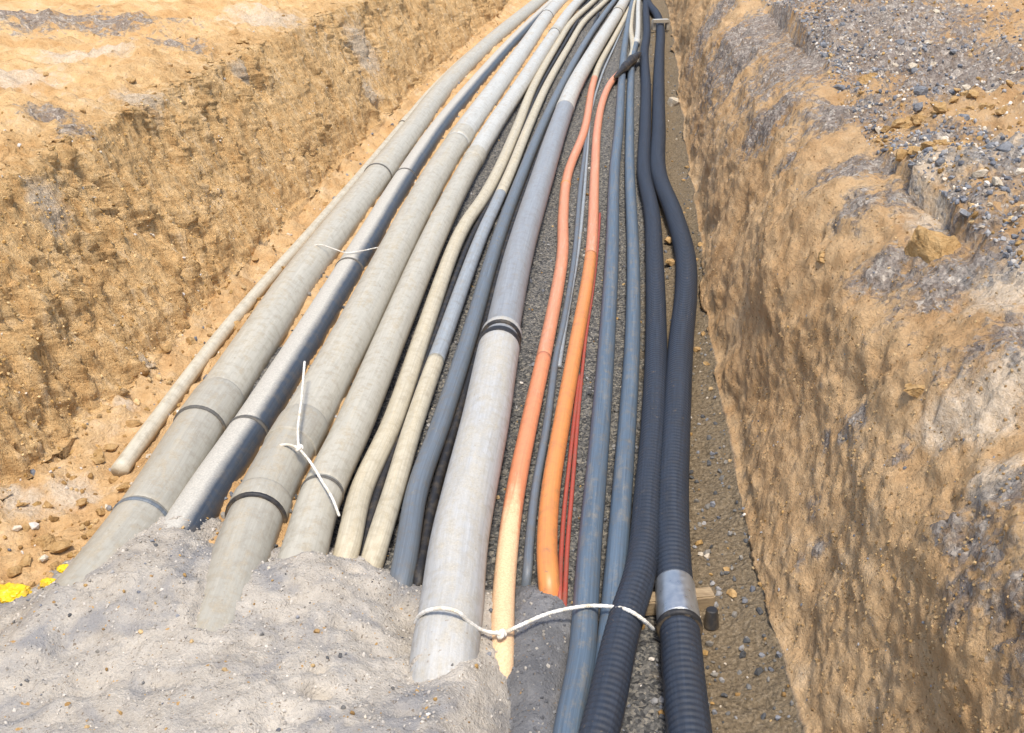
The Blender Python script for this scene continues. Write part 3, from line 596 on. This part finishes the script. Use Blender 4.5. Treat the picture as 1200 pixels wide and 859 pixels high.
ctrl = [(0, 742, .10), (50, 716, .15), (30, 740, .21), (10, 765, .22), (62, 712, .20), (45, 725, .19), (-20, 765, .2), (-40, 795, .22), (80, 700, .20), (105, 690, .225), (128, 664, .222), (152, 640, .215), (178, 622, .20), (120, 710, .23), (60, 750, .2), (205, 606, .17), (228, 602, .13), (250, 605, .10), (268, 618, .09), (256, 650, .16), (238, 690, .20), (222, 740, .22), (272, 740, .215), (298, 705, .20), (310, 680, .17), (322, 660, .14), (335, 652, .13),
        (345, 650, .15), (362, 648, .165), (376, 654, .15), (355, 680, .19), (320, 690, .19), (385, 662, .10), (408, 666, .10), (438, 672, .09), (452, 690, .06), (468, 712, .055), (482, 738, .01), (488, 770, .05), (488, 800, .09), (505, 815, .15), (530, 808, .20), (550, 775, .16), (556, 740, .10), (562, 712, .05), (566, 690, .01), (572, 700, .05), (575, 735, .07), (576, 780, .08), (580, 820, .085), (582, 850, .09),
        (606, 720, low), (612, 780, low), (608, 830, low + .03), (606, 880, 0), (232, 790, .23), (240, 764, .19), (250, 738, .17), (264, 706, .155), (280, 668, .13), (285, 745, .18), (300, 720, .15), (350, 700, .14), (400, 710, .12), (450, 740, .10), (460, 790, .14), (350, 770, .19), (420, 830, .20), (300, 820, .24), (200, 790, .22), (240, 859, .28), (100, 760, .17), (50, 820, .20), (120, 840, .23), (350, 880, .26), (500, 870, .24), (560, 880, .15), (0, 859, .22), (-80, 800, .15), (-80, 900, .22),
        (-60, 735, .05), (130, 620, -.02), (80, 660, -.03), (40, 690, -.03), (0, 700, -.04), (-60, 690, -.05), (215, 575, -.05), (270, 560, -.08), (310, 590, -.05), (350, 600, -.08), (390, 610, -.10), (425, 625, -.08), (455, 640, -.08), (480, 670, -.06), (575, 640, -.08), (610, 650, -.10), (100, 600, -.15), (200, 520, -.2), (400, 500, -.3), (560, 560, -.2),
        ]
world_ctrl = [(-1.6, 0.6, .38), (-0.8, 0.6, .42), (-0.2, 0.6, .36), (0.2, 0.8, .08), (-1.6, -1, .7), (-0.5, -1, .75), (0.3, -1, .5), (.35, 1.6, -.08), (.45, .4, -.02), (-2.0, 1.4, .25)]
ctrl = ctrl + [tuple(c) + (0,) for c in world_ctrl]
dim = [(408, 676, .08, .05, .035), (470, 705, .05, .06, .03), (372, 812, .2, .045, .06), (372, 780, .2, .03, .03), (395, 735, .12, .04, .03), (425, 745, .12, .05, .035), (440, 760, .12, .04, .03), (125, 705, .15, .03, .02), (247, 625, .12, .07, .05), (90, 805, .2, .06, .03), (190, 800, .22, .05, .03), (320, 840, .25, .08, .03), (480, 830, .2, .05, .03), (450, 700, .08, .05, .02)]
SV = rbf_sheet('sand_heap', ctrl, -2.3, 0.40, -1.2, 4.3, 0.0115, M['sand'], 1.0, 3.1, dim, bare=[('D', .96, 612, 770, .085, .034)], bury=[('B', 1, 706), ('D', .96, 772), ('I', 1.16, 788)])
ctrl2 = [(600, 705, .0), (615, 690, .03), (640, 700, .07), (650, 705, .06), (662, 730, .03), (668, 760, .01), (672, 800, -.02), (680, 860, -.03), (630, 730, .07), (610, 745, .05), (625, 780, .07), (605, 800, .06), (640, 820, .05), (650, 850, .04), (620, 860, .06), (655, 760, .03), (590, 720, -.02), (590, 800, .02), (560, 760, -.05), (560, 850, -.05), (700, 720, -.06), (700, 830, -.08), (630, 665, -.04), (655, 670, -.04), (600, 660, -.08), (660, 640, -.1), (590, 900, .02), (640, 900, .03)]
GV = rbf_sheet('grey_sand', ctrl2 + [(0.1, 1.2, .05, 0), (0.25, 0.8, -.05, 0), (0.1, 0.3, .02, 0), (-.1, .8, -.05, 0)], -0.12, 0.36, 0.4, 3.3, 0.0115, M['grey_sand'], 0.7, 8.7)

# ------------------------------------------------------------------ loose stones
def ico(sub):
    bm = bmesh.new(); bmesh.ops.create_icosphere(bm, subdivisions=sub, radius=1.0); bm.verts.ensure_lookup_table()
    V = np.array([v.co[:] for v in bm.verts]); Fq = np.array([[v.index for v in f.verts] for f in bm.faces]); bm.free(); return V, Fq
def rock_shape(sub, seed, rough=0.35):
    V, Fq = ico(sub); r2 = np.random.default_rng(seed)
    V = V * (1 + rough * fbm(V * 1.1 + seed * 3.7, 3)[:, None])
    for _ in range(9):     # chipped faces
        nrm = r2.normal(size=3); nrm /= np.linalg.norm(nrm); d = V @ nrm; lim = 0.50 + 0.25 * r2.random(); over = np.maximum(0, d - lim); V = V - over[:, None] * nrm
    V *= np.array([1, 0.75 + 0.3 * r2.random(), 0.55 + 0.3 * r2.random()])
    return V, Fq
R_small = [rock_shape(1, k) for k in range(10)]; R_mid = [rock_shape(2, 40 + k) for k in range(10)]
PAL = {'ochre': [(0.42, 0.26, 0.10), (0.52, 0.36, 0.18), (0.30, 0.18, 0.07)], 'grey': [(0.15, 0.155, 0.17), (0.23, 0.235, 0.25), (0.33, 0.32, 0.31)], 'pale': [(0.58, 0.50, 0.39), (0.66, 0.60, 0.52)], 'dark': [(0.10, 0.10, 0.10), (0.16, 0.155, 0.145), (0.24, 0.22, 0.19)]}
def pick_pal(w):
    k = rng.choice(list(w), p=np.array(list(w.values())) / sum(w.values())); return PAL[k][rng.integers(len(PAL[k]))]
def rotm():
    q = rng.normal(size=4); q /= np.linalg.norm(q); a, b, c, d = q
    return np.array([[1 - 2 * (c * c + d * d), 2 * (b * c - a * d), 2 * (b * d + a * c)], [2 * (b * c + a * d), 1 - 2 * (b * b + d * d), 2 * (c * d - a * b)], [2 * (b * d - a * c), 2 * (c * d + a * b), 1 - 2 * (b * b + c * c)]])
def scatter(name, pts, sizes, w, shapes=R_small, sink=0.25):
    Vs, Fs, Ts = [], [], []; off = 0
    for p, s_ in zip(pts, sizes):
        V, Fq = shapes[rng.integers(len(shapes))]; v = (V @ rotm().T) * s_ + p + np.array([0, 0, s_ * (0.5 - sink)])
        Vs.append(v); Fs.append(Fq + off); off += len(V); Ts.append(np.tile(np.array(pick_pal(w)) * rng.uniform(.8, 1.2), (len(V), 1)))
    tag(link(name, mesh_np(name, np.vstack(Vs), np.vstack(Fs), False, attrs={'tint': ('POINT', np.vstack(Ts))}), M['stone']), kind='stuff')
def choose(mask, n_, power=1.0):
    c = np.flatnonzero(mask & inv); wgt = (1 / np.maximum(.5, Gdep[c])) ** power; wgt /= wgt.sum(); return P[rng.choice(c, n_, replace=False, p=wgt)]
sz = lambda n_, a, b, e=2.2: a + (b - a) * rng.random(n_) ** e
dist_ok = (P[:, 1] < 16)
scatter('bank_rubble', choose((pr == 4) & dist_ok & (grey < .45), 2600, 0.0), sz(2600, .005, .017), {'ochre': 5, 'grey': 2.2, 'pale': 2.2})
scatter('grey_gravel', choose((pr == 4) & dist_ok & (grey >= .4), 3600, -0.3), sz(3600, .005, .018), {'grey': 6, 'pale': 1.6, 'ochre': 1})
PAL['brown'] = [(0.30, 0.195, 0.092), (0.37, 0.25, 0.125), (0.25, 0.155, 0.07), (0.41, 0.29, 0.155)]; PAL['gold'] = [(0.48, 0.29, 0.105), (0.57, 0.37, 0.155), (0.40, 0.24, 0.085), (0.62, 0.44, 0.22)]
scatter('wall_crumbs', choose(((pr == 3) | ((pr == 4) & (oRr < .5))) & dist_ok, 6500, 0.8), sz(6500, .0025, .0085, 1.8), {'brown': 9, 'ochre': 1, 'grey': .3}, sink=.55)
scatter('cut_crumbs', choose((pr == 1) & dist_ok, 4500, 0.5), sz(4500, .0035, .012, 1.8), {'gold': 1}, sink=.55)
scatter('left_crumbs', choose((pr <= 1) & dist_ok, 1500, 0.0), sz(1500, .004, .014), {'ochre': 7, 'pale': 1.5})
fl = (pr == 2) & dist_ok
scatter('floor_gravel', choose(fl & (t > .55), 5200, 0.5), sz(5200, .005, .019), {'dark': 6, 'grey': 3, 'ochre': .9, 'pale': .5})
scatter('foot_crumbs', choose(fl & (t < .5), 900, 0.3), sz(900, .006, .024), {'ochre': 7, 'grey': 1, 'pale': 1})
sx, sy, _d = proj(SV); cs = np.flatnonzero((sx > -20) & (sx < 600) & (sy < 880) & (sy > 590) & (SV[:, 2] > 0.0))
PAL['sand'] = [(0.44, 0.40, 0.345), (0.37, 0.335, 0.29), (0.52, 0.475, 0.41)]
scatter('sand_grains', SV[rng.choice(cs, 3200, replace=False)], sz(3200, .002, .0085, 2), {'sand': 1}, sink=.4)
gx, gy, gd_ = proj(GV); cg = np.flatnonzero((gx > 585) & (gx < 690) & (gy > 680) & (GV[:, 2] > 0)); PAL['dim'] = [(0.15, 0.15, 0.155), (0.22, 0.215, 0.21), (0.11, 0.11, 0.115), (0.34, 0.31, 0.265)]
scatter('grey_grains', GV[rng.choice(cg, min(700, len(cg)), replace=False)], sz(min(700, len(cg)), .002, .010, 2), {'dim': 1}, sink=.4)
scatter('sand_crumbs', SV[rng.choice(cs, 380, replace=False)], sz(380, .003, .011, 3), {'ochre': 3, 'grey': 2, 'dark': 2, 'pale': .4})

# single clods and stones
clod_me = {}
for k, mn in enumerate(('clod_ochre', 'clod_grey', 'clod_pale')):
    for j in range(5):
        V, Fq = rock_shape(2, 90 + 7 * k + j, .45); me = mesh_np('clod', V, Fq, False); me.materials.append(M[mn]); clod_me[mn, j] = me
def clod(p, s_, mn, label, name='clod', cat='clod', group=None, flat=1.0, sink=.35):
    o = link(name, clod_me[mn, int(rng.integers(5))], None); o.location = p + np.array([0, 0, s_ * (.45 - sink) * flat]); o.scale = (s_ * rng.uniform(.85, 1.2), s_ * rng.uniform(.85, 1.2), s_ * flat)
    o.rotation_euler = (rng.uniform(-.4, .4), rng.uniform(-.4, .4), rng.uniform(0, 6.28)); return tag(o, label, cat, group)
def big_clod(px, py, s_, mn, label, seed, **k):
    V, Fq = rock_shape(4, seed, .5); V = V * (1 + .09 * fbm(V * 5 + seed, 4)[:, None])
    me = mesh_np('clod', V, Fq, False); me.materials.append(M[mn]); o = link('clod', me, None); p = hit(px, py)
    o.location = p + np.array([.3 * s_, 0, -s_ * .1]); o.scale = (s_ * k.get('sx', 1), s_, s_ * k.get('sz', 1)); o.rotation_euler = (k.get('rx', 0), 0, k.get('rz', 0)); tag(o, label, 'clod'); return o
big_clod(1090, 292, .115, 'clod_ochre', 'large squared ochre clod standing out on the grey rubble of the right bank', 301, sz=1.25, rz=.5, rx=-.2)
big_clod(1072, 455, .05, 'clod_ochre', 'rounded brown clod jutting from the right bank below the large squared one', 302)
big_clod(958, 300, .065, 'clod_ochre', 'broad low ochre clod on the rim of the right trench wall', 303, sz=.8)
big_clod(1010, 95, .09, 'clod_ochre', 'ochre clod in the grey gravel near the top of the right bank', 304)
big_clod(48, 632, .055, 'clod_ochre', 'ochre clod resting on the muddy ground at lower left, near the yellow scraps', 305, sz=.8)
big_clod(10, 838, .028, 'clod_ochre', 'small ochre clod on the sand at the lower left corner of the picture', 306)
for px, py, s_, lab in ((787, 310, .042, 'tan stone caught between the two black hoses, larger of the two there'), (783, 284, .036, 'tan stone caught between the two black hoses, smaller and farther one'), (677, 281, .022, 'flat tan stone on the gravel between the orange conduits')):
    clod(at(px, py, .01), s_, 'clod_ochre', lab, 'stone', 'stone', sink=.05)
clod(at(788, 122, .03), .075, 'clod_pale', 'pale upright stone at the foot of the right wall beyond the hoses', 'stone', 'stone', flat=1.6)
i_ = np.argmin((sx - 372) ** 2 + (sy - 740) ** 2); clod(SV[i_], .012, 'clod_ochre', 'tiny orange stone on the sand heap beside the dimples', 'stone', 'stone')
SPEC = [('clod_ochre', (pr == 4) & (grey < .4), 70, .018, .045, 'ochre clod lying loose among the rubble on the right bank', 'ochre clods on the right bank'),
        ('clod_grey', (pr == 4) & (grey > .3), 50, .018, .042, 'slate grey stone lying in the gravel on the right bank', 'grey stones on the right bank'),
        ('clod_pale', (pr == 4), 45, .014, .036, 'pale whitish stone lying on top of the right bank', 'pale stones on the right bank'),
        ('clod_ochre', (pr == 0) & (np.repeat(XLf(Yr), NC) - P[:, 0] < 3), 35, .018, .04, 'sandy clod lying on the ground above the left trench wall', 'sandy clods above the left wall'),
        ('clod_ochre', fl & (t < .40) & (P[:, 2] > -.02), 40, .018, .040, 'ochre clod at the foot of the left trench wall', 'ochre clods at the foot of the left wall'),
        ('clod_ochre', fl & (wR < .2), 14, .014, .024, 'brown clod at the foot of the right trench wall', 'brown clods at the foot of the right wall')]
for mn, mask, n_, a, b, lab, grp in SPEC:
    dd = 0.0 if 'left' not in grp else 0.4; kind = 'stone' if 'stone' in lab else 'clod'; L_ = []
    pp = choose(mask & (P[:, 1] < 9) & (Gpx > 8) & (Gpx < 1190) & (Gpy > 8) & (Gpy < 850), n_, dd); ss_ = sz(n_, a, b)
    for p, s_ in zip(pp, ss_): L_.append(clod(p, float(s_), mn, lab, kind, kind, grp))
    qx, qy, qd = proj(pp); done = set()
    for k, w_ in ((np.argmax(ss_ / qd), 'largest'), (np.argmin(qy), 'farthest'), (np.argmax(qy), 'nearest'), (np.argmin(qx), 'leftmost'), (np.argmax(qx), 'rightmost')):
        if int(k) not in done: done.add(int(k)); L_[int(k)]['label'] = w_ + ' of the ' + grp

for px, py, s_ in ((30, 655, .034), (70, 640, .04), (92, 650, .03), (110, 622, .036), (20, 668, .03), (118, 600, .03), (66, 664, .026), (100, 590, .028), (146, 570, .03), (128, 562, .024)):
    clod(hit(px, py), s_, 'clod_ochre', 'ochre clod at the foot of the left trench wall', group='ochre clods at the foot of the left wall', sink=.2)

# crumpled yellow plastic scraps
def scrap(px, py, w, label, seed):
    V, Fq = ico(4); V = V * np.array([1, .75, .42]); V = V * (1 + .55 * fbm(V * 1.7 + seed, 4, ridged=True)[:, None] + .2 * fbm(V * 5 + seed, 2)[:, None]); V *= w
    me = mesh_np('yellow_scrap', V, Fq, False); o = link('yellow_scrap', me, M['yellow']); p = hit(px, py); k_ = np.argmin((sx - px) ** 2 + (sy - py) ** 2)
    if math.hypot(sx[k_] - px, sy[k_] - py) < 6 and _d[k_] < np.linalg.norm(p - np.array([0, 0, HC])): p = SV[k_]
    o.location = p + np.array([0, 0, w * .3]); tag(o, label, 'plastic scrap')
scrap(16, 700, .048, 'bright yellow crumpled scrap at the left edge, largest of the three', 3.3)
scrap(56, 684, .022, 'small yellow scrap between the largest scrap and the one by the pipe', 6.1)
scrap(76, 668, .02, 'small yellow scrap touching the side of the big leftmost grey pipe', 9.4)
